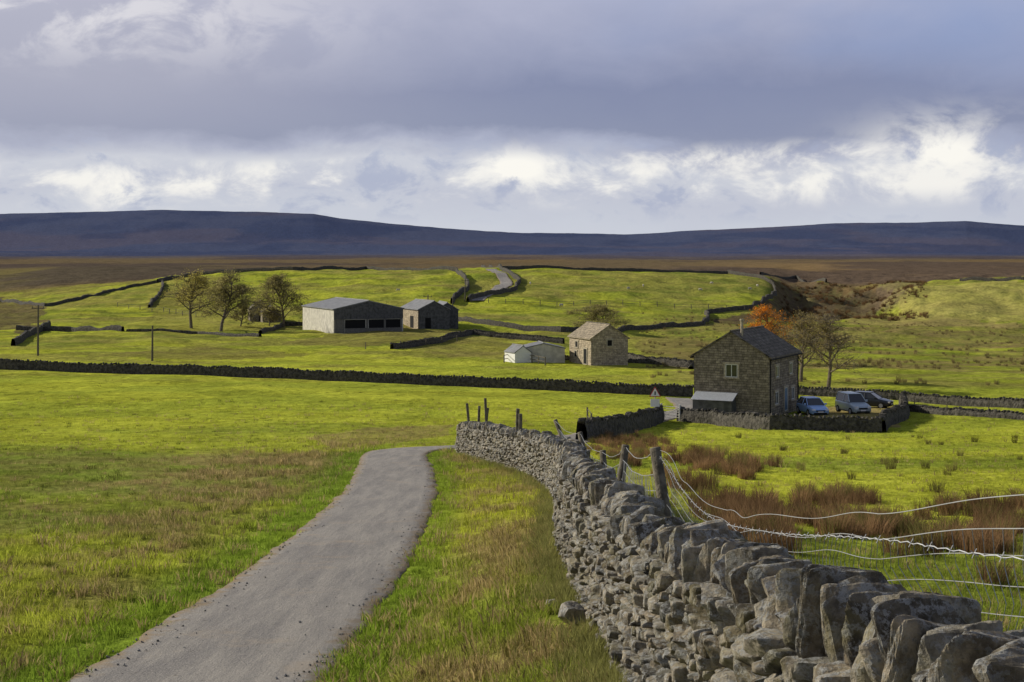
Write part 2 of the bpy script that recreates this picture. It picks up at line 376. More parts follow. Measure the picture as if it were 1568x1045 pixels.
# ---------------------------------------------------------------- roads
def resample(P,step):
    P=np.array(P,float);seg=np.linalg.norm(np.diff(P,axis=0),axis=1);s=np.concatenate([[0],np.cumsum(seg)])
    n=max(2,int(s[-1]/step));q=np.linspace(0,s[-1],n);return np.stack([np.interp(q,s,P[:,i]) for i in range(P.shape[1])],1)
def smooth(P,it=2):
    P=[np.array(p,float) for p in P]
    for _ in range(it):
        Q=[P[0]]
        for a,b in zip(P[:-1],P[1:]): Q+= [a*.75+b*.25,a*.25+b*.75]
        Q.append(P[-1]);P=Q
    return P
def ribbon(name,P,w,mat,lift,step=.25,ragged=.14):
    C=resample(smooth(P),step);T=np.gradient(C,axis=0);T/=np.linalg.norm(T,axis=1)[:,None];N=np.stack([T[:,1],-T[:,0]],1)
    k=np.array([-1,-.93,-.7,-.35,0,.35,.7,.93,1.]);V=[];cc=[]
    for a in k:
        if abs(a)>.9:
            wob=(fbm(C[:,0]*1.1+(9 if a>0 else 0),C[:,1]*1.1,4)-.5)*ragged*2
            q=C+N*(a*w/2+np.sign(a)*wob)[:,None]
        else: q=C+N*(a*w/2)
        zz=H(q[:,0],q[:,1])+lift-(.07 if abs(a)==1 else 0)
        V.append(np.stack([q[:,0],q[:,1],zz],1));cc.append(np.full((len(C),3),max(0,abs(a))**2))
    V=np.stack(V,1);n=len(C);m=len(k);ii=np.arange(n*m).reshape(n,m)
    Fc=np.stack([ii[:-1,:-1].ravel(),ii[:-1,1:].ravel(),ii[1:,1:].ravel(),ii[1:,:-1].ravel()],1)
    return newmesh(name,V.reshape(-1,3),Fc,mat,np.stack(cc,1).reshape(-1,3),True)
LANE2=[(-5.0,63),(-4.3,66.4),(-2,69),(.4,73),(2.6,80),(7.3,100),(10.6,116),(14.5,124),(17,133),(17.5,150)]
ribbon('country_lane',[(-3.85,-8),(-3.7,0),(-3.5,8),(-3.38,15),(-3.17,22),(-3.28,33),(-3.6,43),(-4.27,52),(-4.85,58)]+LANE2,2.8,M_road,.045)
ribbon('farm_track',[locate(728,462),locate(750,450),locate(778,438),locate(772,426),locate(752,413)],4,M_road,.2,2)
# ---------------------------------------------------------------- stones
def rock(n,seed,clips=9):
    r=np.random.default_rng(seed);bm=bmesh.new();bmesh.ops.create_cube(bm,size=2)
    bmesh.ops.subdivide_edges(bm,edges=bm.edges[:],cuts=n-1,use_grid_fill=True)
    V=np.array([v.co[:] for v in bm.verts]);Fq=np.array([[v.index for v in f.verts] for f in bm.faces if len(f.verts)==4]);bm.free()
    k=8.;V=V/(np.sum(np.abs(V)**k,1)**(1/k))[:,None]
    for i in range(clips):
        nn=r.normal(size=3);nn/=np.linalg.norm(nn);d=r.uniform(.66,1.12)
        e=np.maximum(0,V@nn-d);V=V-nn*e[:,None]
    a=r.uniform(0,9,3)
    V*= (1+.10*(fbm(V[:,0]*1.9+a[0]+V[:,2],V[:,1]*1.9+a[1]-V[:,2],4)-.5)[:,None]*2)
    V/=np.abs(V).max(0);return V,Fq
rockL=[rock(3,i) for i in range(8)];rockM=[rock(6,i+20) for i in range(8)];rockH=[rock(13,i+40) for i in range(12)]
def rotm(ax,ay,az):
    ca,sa,cb,sb,cc,sc=np.cos(ax),np.sin(ax),np.cos(ay),np.sin(ay),np.cos(az),np.sin(az);z=np.zeros_like(ca);o=np.ones_like(ca)
    Rx=np.stack([o,z,z,z,ca,-sa,z,sa,ca],1).reshape(-1,3,3);Ry=np.stack([cb,z,sb,z,o,z,-sb,z,cb],1).reshape(-1,3,3);Rz=np.stack([cc,-sc,z,sc,cc,z,z,z,o],1).reshape(-1,3,3)
    return Rz@Ry@Rx
def scatter(T,idx,pos,R,sc,col):
    Vs=[];Fs=[];Cs=[];off=0
    for k,(tv,tf) in enumerate(T):
        s=np.where(idx==k)[0]
        if len(s)==0: continue
        v=np.einsum('nij,nvj->nvi',R[s],tv[None]*sc[s][:,None,:])+pos[s][:,None,:]
        f=tf[None]+(np.arange(len(s))*len(tv))[:,None,None]+off
        Vs.append(v.reshape(-1,3));Fs.append(f.reshape(-1,tf.shape[1]));cc=col[s][:,None,:]
        Cs.append(np.broadcast_to(cc,(len(s),len(tv),3)).reshape(-1,3));off+=len(s)*len(tv)
    return np.concatenate(Vs),np.concatenate(Fs),np.concatenate(Cs)
WC=resample(smooth([(a+.34,b) for a,b in WP],2),.05)
WT=np.gradient(WC,axis=0);WT/=np.linalg.norm(WT,axis=1)[:,None]
stones={0:[],1:[],2:[]}
def lod(y): return 2 if y<9 else (1 if y<24 else 0)
def wh(y): return float(np.interp(y,[0,3,6,12,22,40,66],[1.06,1.06,1.08,1.10,1.18,1.2,1.2]))+.06*math.sin(y*.35)*math.sin(y*.13+1)
def stcol():
    b=random.uniform(.5,1.4);w=random.uniform(-.02,.035);return (.235*b+w,.215*b+w*.5,.175*b)
nW=len(WC);maxi=nW-2
for side in (-1,1):
    h=0.01
    while h<1.25:
        ch=random.uniform(.06,.13)
        s=random.uniform(0,.2)
        while s<(nW-2)*.05:
            ln=random.choice([random.uniform(.09,.2),random.uniform(.16,.36)])
            i=min(int((s+ln/2)/.05),maxi);cx,cy=WC[i];tx,ty=WT[i];nx,ny=ty,-tx
            if h<wh(cy)-.03:
                half=.33-.10*h/1.3
                o=side*(half-.11+random.uniform(-.04,.04));px,py=cx+nx*o,cy+ny*o
                wob=.035*math.sin(s*1.7+h*4)+.02*math.sin(s*4.1)
                stones[lod(cy)].append((px,py,h+ch/2+wob+random.uniform(-.012,.012),ln/2*1.02,random.uniform(.12,.18),ch/2*random.uniform(.98,1.3),random.uniform(-.12,.12),random.uniform(-.22,.22),math.atan2(ty,tx)+random.uniform(-.2,.2),cx,cy))
            s+=ln
        h+=ch*.98
s=0
while s<(nW-2)*.05:
    i=min(int(s/.05),maxi);cx,cy=WC[i];tx,ty=WT[i]
    th=random.uniform(.03,.08);hh=random.uniform(.11,.22);q=random.random()
    if q<.10: th*=1.7;hh*=.75
    if q>.93: hh*=1.15
    stones[lod(cy)].append((cx+random.uniform(-.06,.06),cy,wh(cy)+hh*.5,th,random.uniform(.15,.26),hh,random.uniform(-.3,.3),random.uniform(-.1,.85),math.atan2(ty,tx)+random.uniform(-.4,.4),cx,cy))
    s+=th*1.75
E=empty('dry_stone_wall')
for k,T,nm in ((0,rockL,'far_courses'),(1,rockM,'middle_courses'),(2,rockH,'near_courses')):
    A=np.array(stones[k]);base=H(A[:,9],A[:,10]);pos=np.stack([A[:,0],A[:,1],A[:,2]+base],1)
    V,Fc,C=scatter(T,rng.integers(0,len(T),len(A)),pos,rotm(A[:,6],A[:,7],A[:,8]),A[:,3:6],np.array([stcol() for _ in A]))
    newmesh(nm,V,Fc,M_stone,C,False,E)
C=WC[::10];T=WT[::10];N=np.stack([T[:,1],-T[:,0]],1);hz=H(C[:,0],C[:,1]);top=np.array([wh(q) for q in C[:,1]])
V=[];
for o,zz in ((-.20,-.2),(-.11,1.),(.11,1.),(.20,-.2)):
    q=C+N*o;V.append(np.stack([q[:,0],q[:,1],hz+(zz if zz<0 else top-.05)],1))
V=np.stack(V,1);n=len(C);ii=np.arange(n*4).reshape(n,4)
newmesh('hearting',V.reshape(-1,3),np.stack([ii[:-1,:-1].ravel(),ii[:-1,1:].ravel(),ii[1:,1:].ravel(),ii[1:,:-1].ravel()],1),M_dark,None,False,E)
LOOSE=[]
def loose(p,s,k=3):
    x_,y_=p;LOOSE.append((x_,y_,s*1.8));V,Fc,C=scatter(rockH,np.array([k]),np.array([[x_,y_,h1(x_,y_)+s*.5]]),rotm(np.array([.3]),np.array([.2]),np.array([.6])),np.array([[s,s*.8,s*.72]]),np.array([[.34,.32,.28]]))
    newmesh('fallen_stone',V,Fc,M_stone,C)
loose(locate(872,955),.165);loose(locate(845,930),.07,5)
# grit and pebbles on the lane
N=420;y=np.exp(rng.uniform(math.log(13),math.log(60),N));x=rx(y)+rng.choice([-1,1],N)*(1.35-np.abs(rng.normal(0,.28,N)));s_=rng.uniform(.006,.022,N)
V,Fc,C=scatter(rockL,rng.integers(0,8,N),np.stack([x,y,H(x,y)+.05],1),rotm(rng.uniform(-1,1,N),rng.uniform(-1,1,N),rng.uniform(0,6,N)),np.stack([s_,s_*.8,s_*.6],1),np.full((N,3),.22)*rng.uniform(.4,1.4,(N,1)))
newmesh('lane_grit',V,Fc,M_stone,C)
# ---------------------------------------------------------------- field walls
def fieldwall(P,h=1.25,name='field_wall',cope=True,xy=False,step=None):
    P=P if xy else [locate(u,v) for u,v in P]
    my=np.mean([p[1] for p in P]);st=step or max(.4,my/400)
    if my>330:h*=.82
    C=resample(P,st);C=C+np.stack([(fbm(C[:,0]*.1,C[:,1]*.1+3,2)-.5)*1.2,np.zeros(len(C))],1)*min(1,my/150)
    T=np.gradient(C,axis=0);T/=np.linalg.norm(T,axis=1)[:,None]+1e-9;N=np.stack([T[:,1],-T[:,0]],1);n=len(C)
    hz=H(C[:,0],C[:,1]);hh=h*(1+.35*(fbm(np.arange(n)*.15,np.arange(n)*0+my,3)-.5)+rng.uniform(-.09,.09,n))
    V=[]
    for o,zz in ((-.38,-1),(-.34,.5),(-.2,1),(.2,1),(.34,.5),(.38,-1)):
        q=C+N*(o+rng.uniform(-.04,.04,n))[:,None];z=hz+(hh*zz+(rng.uniform(-.05,.05,n)) if zz>0 else -.5);V.append(np.stack([q[:,0],q[:,1],z],1))
    V=np.stack(V,1).reshape(-1,3);ii=np.arange(n*6).reshape(n,6)
    Fc=np.stack([ii[:-1,:-1].ravel(),ii[:-1,1:].ravel(),ii[1:,1:].ravel(),ii[1:,:-1].ravel()],1)
    col=np.full((len(V),3),.1)
    if cope and my<260:
        D=resample(C,.33);k=len(D);Td=np.gradient(D,axis=0);az=np.arctan2(Td[:,1],Td[:,0])
        pos=np.stack([D[:,0],D[:,1],H(D[:,0],D[:,1])+np.interp(np.linspace(0,1,k),np.linspace(0,1,n),hh)+.04],1)
        v2,f2,c2=scatter(rockL,rng.integers(0,8,k),pos,rotm(rng.uniform(-.2,.2,k),rng.uniform(-.2,.9,k),az),np.stack([rng.uniform(.08,.2,k),rng.uniform(.2,.3,k),rng.uniform(.10,.2,k)],1),np.full((k,3),.1))
        Fc=np.concatenate([Fc,f2+len(V)]);V=np.concatenate([V,v2]);col=np.concatenate([col,c2])
    return newmesh(name,V,Fc,M_fwall,col,False)
fieldwall([(-260,556),(0,566),(200,573),(400,579),(600,587),(800,596),(1000,605),(1064,608)],1.05)
fieldwall([(1222,604),(1300,609),(1390,614),(1568,626),(1800,640)],.75)
fieldwall([(1385,630),(1450,636),(1568,644),(1700,652)],.5)
fieldwall([(1042,645),(1100,651),(1180,658),(1350,663)],.95,'garden_wall')
fieldwall([(1350,663),(1388,636),(1386,618)],1.05,'garden_wall')
fieldwall([(893,676),(940,668),(985,655),(1012,644)],1.1)
for P,h in [([(28,505),(110,508),(190,508)],.9),([(196,508),(300,512),(398,516)],.5),([(398,512),(430,500),(520,498)],.8),
  ([(20,530),(75,500)],1.1),
  ([(600,535),(660,527),(722,513),(800,521),(862,527)],.85),([(698,492),(770,500),(860,509),(960,506),(1075,499)],1.0),
  ([(1075,499),(1085,490),(1080,482),(1150,474),(1188,452),(1186,440),(1115,419)],1.4),
  ([(-200,500),(-60,470),(0,462),(70,470),(110,462),(200,440),(242,433)],1.1),([(226,472),(247,452),(250,434)],1.3),
  ([(242,433),(300,422),(450,414),(560,412.5),(700,416)],1.4),([(700,416),(714,430),(716,444),(690,466)],1.8),
  ([(738,409),(768,413),(796,432),(790,444),(715,464)],1.6),([(768,412.5),(900,414.5),(1115,420)],1.2),
  ([(1165,421),(1220,426),(1265,432)],1.4),([(1470,431),(1568,429),(1700,429)],1.2),
  ([(940,548),(985,556),(1062,564)],.9),([(1060,566),(1068,560),(860,552)],.5)]:
    fieldwall(P,h)
# ---------------------------------------------------------------- buildings (local x = gable, y = length)
def gable_house(name,corner,rot,W,L,eave,ridge,mw,mr,over=.25,right=False):
    x0,x1=(-W,0) if right else (0,W)
    E=empty(name,(corner[0],corner[1],h1(*corner)),rot)
    m=MB();xm=(x0+x1)/2;zb=-1.2
    m.add([(x0,0,zb),(x1,0,zb),(x1,0,eave),(xm,0,ridge),(x0,0,eave),(x0,L,zb),(x1,L,zb),(x1,L,eave),(xm,L,ridge),(x0,L,eave)],
      [(0,1,2,3,4),(9,8,7,6,5),(1,6,7,2),(5,0,4,9)])
    m.obj('walls',mw,E)
    r=MB();th=.14;sl=(ridge-eave)/(W/2)
    for sg,xe in ((-1,x0),(1,x1)):
        xo=xe+sg*over;zo=eave-sl*over
        r.add([(xm,-over*.6,ridge+.012),(xo,-over*.6,zo+.012),(xo,L+over*.6,zo+.012),(xm,L+over*.6,ridge+.012),(xm,-over*.6,ridge+th+.012),(xo,-over*.6,zo+th+.012),(xo,L+over*.6,zo+th+.012),(xm,L+over*.6,ridge+th+.012)],
          [(0,1,2,3),(7,6,5,4),(0,4,5,1),(1,5,6,2),(2,6,7,3)])
    r.obj('roof',mr,E)
    rr=MB();rr.tube([(xm,-over*.6-.01,ridge+th),(xm,L+over*.6+.01,ridge+th)],.11,6);rr.obj('ridge_tiles',M_slate if mr!=M_tin else M_tin,E)
    return E,(x0,x1,xm)
def opening(E,face,p,z0,w,h,glass=M_glass,frame=M_frame,surr=M_dress,x=0,bars=True,name='window'):
    def bx(m,a0,a1,b0,b1,pr0,pr1):
        if face=='y': m.box(a0,a1,-pr1,-pr0,b0,b1)
        elif face=='x+': m.box(x+pr0,x+pr1,a0,a1,b0,b1)
        else: m.box(x-pr1,x-pr0,a0,a1,b0,b1)
    a,b=p-w/2,p+w/2
    m=MB();bx(m,a,b,z0,z0+h,.004,.02);m.obj(name+'_pane',glass,E)
    if surr:
        m=MB();bx(m,a-.16,a-.002,z0,z0+h,.003,.07);bx(m,b+.002,b+.16,z0,z0+h,.003,.07);bx(m,a-.25,b+.25,z0+h+.002,z0+h+.2,.003,.08);bx(m,a-.2,b+.2,z0-.14,z0-.002,.003,.12);m.obj(name+'_surround',surr,E)
    if frame:
        m=MB();t_=.06;bx(m,a,a+t_,z0,z0+h,.022,.05);bx(m,b-t_,b,z0,z0+h,.022,.05);bx(m,a+t_,b-t_,z0,z0+t_,.022,.05);bx(m,a+t_,b-t_,z0+h-t_,z0+h,.022,.05)
        if bars:bx(m,p-.03,p+.03,z0+t_,z0+h-t_,.022,.048)
        m.obj(name+'_frame',frame,E)
al=math.radians(26.8)
hx,hy=22.6,125.
E,(x0,x1,xm)=gable_house('stone_house',(hx,hy),-al,6.95,9.5,5.2,7.3,M_house,M_slate,right=True)
opening(E,'y',xm+.05,3.35,1.1,1.15)
opening(E,'x+',2.2,.9,1.0,1.1,x=0);opening(E,'x+',5.2,.05,1.0,2.1,glass=simple('blue_door',(.10,.18,.27),.5),x=0,bars=False,name='door');opening(E,'x+',7.4,.9,1.0,1.1,x=0)
opening(E,'x+',2.4,3.3,.9,1.0,x=0);opening(E,'x+',6.8,3.3,.9,1.0,x=0)
m=MB();m.tube([(xm+.7,.9,6.6),(xm+.7,.9,8.35)],.13,8);m.tube([(xm+.7,.9,8.35),(xm+.7,.9,8.5)],.2,8);m.obj('flue_pipe',M_dress,E)
m=MB();m.tube([(x0-.26,-.2,5.0),(x0-.26,9.7,5.0)],.07,6);m.tube([(.26,-.2,5.0),(.26,9.7,5.0)],.07,6);m.tube([(.06,9.2,5.0),(.06,9.2,-.5)],.05,6);m.tube([(.06,.25,4.95),(.06,.25,-.5)],.05,6);m.obj('gutters',M_tyre,E)
m=MB();xa,xb=x0+.2,x0+4.1
n=30
vs=[];fs=[]
for i in range(n*2+1):
    xx=xa+(xb-xa)*i/(n*2);dz=.035*(i%2);vs+=[(xx,-.01,1.95+dz),(xx,-1.5,1.35+dz)]
for i in range(n*2):fs.append((2*i,2*i+1,2*i+3,2*i+2))
m.add(vs,fs);m.obj('lean_to_roof',simple('pale_corrugated',(.5,.52,.53),.4,.1,var=.1),E)
m=MB();m.box(xa+.15,xb-.15,-1.35,-.004,-1,1.33);m.obj('lean_to_store',M_board,E)
# barn
be=math.radians(20)
E,(x0,x1,xm)=gable_house('stone_barn',at(905,200),be,5.7,8,3.75,5.6,M_barn,M_slateL)
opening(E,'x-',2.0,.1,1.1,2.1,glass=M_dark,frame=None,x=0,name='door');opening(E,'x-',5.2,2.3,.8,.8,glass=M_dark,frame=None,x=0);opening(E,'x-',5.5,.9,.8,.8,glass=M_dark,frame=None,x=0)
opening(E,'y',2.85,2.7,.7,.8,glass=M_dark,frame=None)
gable_house('low_shed',at(800,205),math.radians(8),6.2,4.5,1.9,2.6,M_conc,M_tin,over=.15)
a_=at(797,203.5);gable_house('white_outbuilding',(a_[0]-.8,a_[1]),math.radians(25),2.6,3.5,1.4,2.3,M_white,M_tin,over=.1)
# farm sheds
E,(x0,x1,xm)=gable_house('cattle_shed',at(511,268),math.radians(23.6),13.8,22,4.5,6.0,M_conc,M_tin)
m=MB();m.box(.02,13.78,-.10,-.004,2.6,4.5);m.add([(.0,-.10,4.5),(13.8,-.10,4.5),(6.9,-.10,5.95)],[(0,1,2)])
m.obj('gable_boarding',M_board,E)
m=MB()
for i in range(46):m.box(.1+i*.295,.16+i*.295,-.13,-.103,2.6,4.45)
m.obj('board_battens',simple('batten',(.12,.125,.13),.8),E)
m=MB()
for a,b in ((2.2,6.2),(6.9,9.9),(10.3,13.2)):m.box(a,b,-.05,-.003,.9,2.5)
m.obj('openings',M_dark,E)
m=MB()
for a in (.25,6.55,10.1,13.35):m.box(a-.15,a+.15,-.2,-.052,-.5,2.598)
m.box(.4,2.1,-.05,-.003,0,2.59);m.box(2.2,13.3,-.12,-.052,-.4,.9)
m.obj('stanchions',simple('weathered_concrete',(.14,.135,.12),.9),E)
E,(x0,x1,xm)=gable_house('stone_farm_building',at(641,286),math.radians(22),6.6,12,3.9,5.5,M_board,M_tin)
m=MB();m.box(-.12,-.004,.05,11.9,-.8,3.6);m.obj('stone_side',M_barn,E)
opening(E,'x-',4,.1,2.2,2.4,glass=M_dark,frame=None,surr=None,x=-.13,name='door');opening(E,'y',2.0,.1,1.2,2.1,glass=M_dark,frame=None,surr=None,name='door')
gable_house('timber_barn',at(668,292),math.radians(12),4.6,10,3.6,5.0,M_board,M_tin)
for (u,d,w,l,e,r) in ((383,318,5,6,2.8,4.6),(402,312,4,5,2.2,3.4)):
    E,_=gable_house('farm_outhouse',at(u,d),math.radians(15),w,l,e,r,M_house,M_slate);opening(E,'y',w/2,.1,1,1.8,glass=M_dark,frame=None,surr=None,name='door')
# ---------------------------------------------------------------- vehicles
def ring(y,zb,zt,w):
    c=.12;return [(-w+c,y,zb),(w-c,y,zb),(w,y,zb+c),(w,y,zt-c),(w-c*1.3,y,zt),(-w+c*1.3,y,zt),(-w,y,zt-c),(-w,y,zb+c)]
def car(name,x,y,rz,paint,suv=False):
    E=empty(name,(x,y,h1(x,y)),rz);k=1.15 if suv else 1
    pm=simple('car_paint',paint,.25,.3,var=.03,bump=0,spec=.5)
    st=[(-2.12,.38,.62*k,.70),(-2.02,.24,.74*k,.82),(-1.5,.22,.86*k,.88),(-1.0,.22,.96*k,.9),(1.3,.22,1.0*k,.9),(1.95,.25,.97*k,.85),(2.08,.4,.85*k,.78)]
    vs=[];fs=[]
    for s_ in st: vs+=ring(*s_)
    for i in range(len(st)-1):
        for j in range(8):fs.append((i*8+j,i*8+(j+1)%8,(i+1)*8+(j+1)%8,(i+1)*8+j))
    fs.append(tuple(range(7,-1,-1)));fs.append(tuple((len(st)-1)*8+j for j in range(8)))
    m=MB();m.add(vs,fs);m.obj('body',pm,E,True,.02)
    zt=1.48*(1.2 if suv else 1);zb=.96*k;m=MB();yt0,yt1=(-.35,1.75) if suv else (-.2,1.35)
    m.add([(-.82,-1.02,zb),(.82,-1.02,zb),(.82,1.9,zb),(-.82,1.9,zb),(-.64,yt0,zt),(.64,yt0,zt),(.64,yt1,zt),(-.64,yt1,zt)],[(0,1,5,4),(1,2,6,5),(2,3,7,6),(3,0,4,7)])
    m.obj('windows',M_glass,E)
    m=MB();m.box(-.66,.66,yt0-.03,yt1+.03,zt+.002,zt+.06)
    for sg in (-1,1):
        for (a,b,c_,d_) in ((-1.02,yt0,.82,.64),(.3,.3,.83,.65),(1.9,yt1,.82,.64)):
            m.tube([(sg*c_,a,zb),(sg*d_,b,zt)],.045,5)
    m.obj('roof',pm,E,False,.02)
    m=MB()
    for sg in (-1,1):
        for yy in (-1.32,1.3):m.tube([(sg*.68,yy,.33),(sg*.92,yy,.33)],.33,16)
    m.obj('wheels',M_tyre,E)
    m=MB()
    for sg in (-1,1):
        for yy in (-1.32,1.3):m.tube([(sg*.90,yy,.33),(sg*.935,yy,.33)],.2,12)
    m.obj('hubcaps',M_wire,E)
    m=MB()
    for sg in (-1,1):m.box(sg*.62-.16,sg*.62+.16,-2.13,-1.98,.58*k,.72*k)
    m.obj('headlights',simple('headlamp',(.8,.8,.78),.1,0,var=.03,bump=0,spec=.8),E,False,.02)
    m=MB();m.box(-.42,.42,-2.16,-2.05,.5*k,.62*k);m.box(-.6,.6,-2.15,-2.03,.28,.40);m.obj('grille',M_tyre,E)
    m=MB();m.box(-.26,.26,-2.19,-2.165,.42,.52);m.obj('number_plate',M_white,E)
    m=MB()
    for sg in (-1,1):m.box(sg*.98-.09,sg*.98+.09,-.85,-.72,.98*k,1.12*k)
    m.obj('mirrors',pm,E,False,.02);return E
cx_,cy_=at(1244,129);car('parked_car',cx_,cy_,math.radians(8),(.36,.55,.88))
cx_,cy_=at(1306,130);car('parked_suv',cx_,cy_,math.radians(12),(.42,.50,.54),True)
cx_,cy_=at(1332,139);car('parked_suv',cx_,cy_,math.radians(60),(.03,.035,.04),False)
# ---------------------------------------------------------------- signs, poles, fences, gates
px_,py_=at(1003,112);E=empty('road_warning_sign',(px_,py_,h1(px_,py_)))
m=MB();m.tube([(0,0,-.4),(0,0,2.55)],.04,8);m.obj('post',M_wire,E)
def tri(s,y0,y1,zc,m):
    P=[(-s,zc-s*.577),(s,zc-s*.577),(0,zc+s*1.155)];m.add([(a,y0,b) for a,b in P]+[(a,y1,b) for a,b in P],[(0,1,2),(5,4,3),(0,3,4,1),(1,4,5,2),(2,5,3,0)])
m=MB();tri(.46,-.07,-.05,2.4,m);m.obj('sign_border',M_red,E)
m=MB();tri(.37,-.078,-.072,2.4,m);m.obj('sign_face',M_white,E)
m=MB();m.box(-.36,.36,-.07,-.05,1.35,1.95);m.obj('supplementary_plate',M_white,E)
m=MB();m.box(-.05,.05,-.083,-.079,2.28,2.55);m.obj('symbol',M_tyre,E)
def pole(u,vb,hgt,arm=True):
    x_,y_=locate(u,vb);E=empty('power_pole',(x_,y_,h1(x_,y_)));m=MB();m.tube([(0,0,-.5),(.05,0,hgt)],[.17,.11],8)
    if arm:m.box(-.9,.9,-.06,.06,hgt-.55,hgt-.42)
    m.obj('pole',M_wood,E)
    if arm:
        m=MB()
        for a in (-.8,0,.8):m.tube([(a,0,hgt-.42),(a,0,hgt-.2)],.06,6)
        m.obj('insulators',M_glass,E)
pole(58,545,7.4);pole(233,553,5.0,False);pole(655,500,6.5);pole(693,497,5.5,False);pole(712,462,6)
def posts(P,sp,h,name,rails=True,r=.07,rr=.03):
    C=resample([locate(u,v) for u,v in P],sp);E=empty(name);m=MB();tops=[]
    for a,b in C:
        z=h1(a,b);m.tube([(a,b,z-.3),(a+random.uniform(-.05,.05),b,z+h*random.uniform(.92,1.06))],r,5);tops.append((a,b,z))
    m.obj('posts',M_wood,E)
    if rails:
        m=MB()
        for f in (.45,.92):m.tube([(a,b,z+h*f) for a,b,z in tops],rr,4)
        m.obj('rails',M_wood,E)
posts([(722,464),(800,466),(950,468),(1080,474),(1140,476)],4.5,1.25,'post_fence',r=.10,rr=.045)
posts([(772,556),(790,552),(835,560)],2.0,1.15,'paddock_fence',r=.09,rr=.06)
posts([(1120,560),(1130,530)],4,1.1,'post_fence')
posts([(905,655),(900,648)],2,1.1,'post_fence')
posts([(560,535),(640,532),(700,524)],5,1.1,'post_fence',r=.08)
posts([(180,470),(250,478),(300,486)],6,1.2,'post_fence',r=.09)
posts([(1400,626),(1480,631),(1568,636),(1680,641)],3.2,1.25,'post_fence',r=.05,rr=.012)
gx,gy=at(1013,118);gx2,gy2=at(1041,117)
E=empty('field_gate');z=h1(gx,gy);m=MB()
for i in range(5):m.tube([(gx,gy,z+.25+i*.22),(gx2,gy2,z+.25+i*.22)],.03,5)
m.tube([(gx,gy,z+.2),(gx2,gy2,z+1.15)],.03,5)
for q in ((gx,gy),(gx2,gy2)):m.tube([(q[0],q[1],z-.3),(q[0],q[1],z+1.35)],.08,6)
m.obj('bars',simple('pale_gate',(.5,.5,.46),.6),E)
E=empty('old_gate_posts');m=MB()
for u,v0,v1,d,du in ((722,618,650,66.5,-7),(731,622,650,67,3),(747,610,650,66,-4),(740,625,650,67,7),(790,626,655,50,3),(797,634,655,49,0)):
    a,b=at(u+du,d);a2,_=at(u,d);m.tube([(a2,d,h1(a2,d)-.2),((a+a2)/2+.0,d,(h1(a2,d)-(v0-HV)/F*d)/2),(a,d,-(v0-HV)/F*d)],.065,6)
m.obj('posts',M_wood,E)
# wire fence behind the wall
E=empty('wire_fence');m=MB()
PL=[(1003,686,15,1.80),(958,682,22,1.55),(923,690,26.5,1.78),(888,662,33,1.9),(850,643,41,2.0)]
tops=[]
for u,v,d,xb in PL:
    a=(u-CX)/F*d;zt=-(v-HV)/F*d;m.tube([(xb,d,h1(xb,d)-.3),(xb*.5+a*.5,d,(h1(xb,d)+zt)/2),(a,d,zt)],[.075,.068,.058],8);tops.append((a,d,zt,xb,h1(xb,d)))
nx_,nd=1.72,3.0;m.tube([(nx_+.2,nd,h1(nx_,nd)-.3),(nx_,nd,-.45)],.06,8);m.obj('posts',M_wood,E,True)
w=MB();R=.0021
for (a,d,zt,xb,zb),(a2,d2,zt2,xb2,zb2) in zip(tops[:-1],tops[1:]):
    for f in (.98,.86,.76,.68,.6,.5,.4):
        pts=[]
        for s_ in np.linspace(0,1,9):
            xx=(xb+(a-xb)*f)*(1-s_)+(xb2+(a2-xb2)*f)*s_;zz=(zb+(zt-zb)*f)*(1-s_)+(zb2+(zt2-zb2)*f)*s_-.12*math.sin(math.pi*s_)
            pts.append((xx+random.uniform(-.02,.02),d*(1-s_)+d2*s_,zz))
        w.tube(pts,R*2.1,4,False)
    for s_ in np.linspace(.03,.97,int((d2-d)/.2)):
        pts=[]
        for f in (.4,.6,.86):
            pts.append(((xb+(a-xb)*f)*(1-s_)+(xb2+(a2-xb2)*f)*s_+random.uniform(-.03,.03),d*(1-s_)+d2*s_,(zb+(zt-zb)*f)*(1-s_)+(zb2+(zt2-zb2)*f)*s_-.12*math.sin(math.pi*s_)))
        w.tube(pts,R*1.7,3,False)
yk=[15,13,11,9,6.5,5.5,4.5,3.8,3.0];xk=[1.55,1.60,1.62,1.62,1.70,1.72,1.68,1.66,1.72];zk=[-2.03,-2.06,-1.97,-1.64,-1.17,-.95,-.74,-.60,-.5]
def net(s,f):
    yy=15-12*s;dx=.04*math.sin(s*23+f*5);return (np.interp(-yy,[-a for a in yk],xk)+dx+f*.12,yy,np.interp(-yy,[-a for a in yk],zk)-f*.9+.035*math.sin(s*40+f*9)*(1-s))
SS=np.linspace(0,1,90)
for f in (0,.12,.22,.34,.46,.6,.8,1.0):w.tube([net(s_,f) for s_ in SS],R*(1.15 if f<.2 else .95),4,False)
for s_ in np.linspace(.05,1,110):w.tube([net(s_+.004*math.sin(f*20),f) for f in np.linspace(.12,1,7)],R*.85,3,False)
bar=[(1.55,15,-2.08),(1.6,12,-2.2),(1.62,9,-1.75),(1.64,6.3,-1.24),(1.66,5.2,-1.08),(1.7,4.6,-.98),(1.72,3,-.7)]
bp=resample(smooth(bar,2),.05);w.tube([tuple(p+np.array([.004*math.sin(i*1.9),0,.004*math.cos(i*1.9)])) for i,p in enumerate(bp)],R*1.3,4,False)
for i in range(3,len(bp)-1,5):
    p=bp[i];w.tube([(p[0]-.012,p[1]-.01,p[2]-.016),(p[0]+.012,p[1]+.01,p[2]+.016)],R*.8,3,False);w.tube([(p[0]+.014,p[1],p[2]-.01),(p[0]-.014,p[1],p[2]+.011)],R*.8,3,False)
w.obj('wire_netting',M_wire,E)
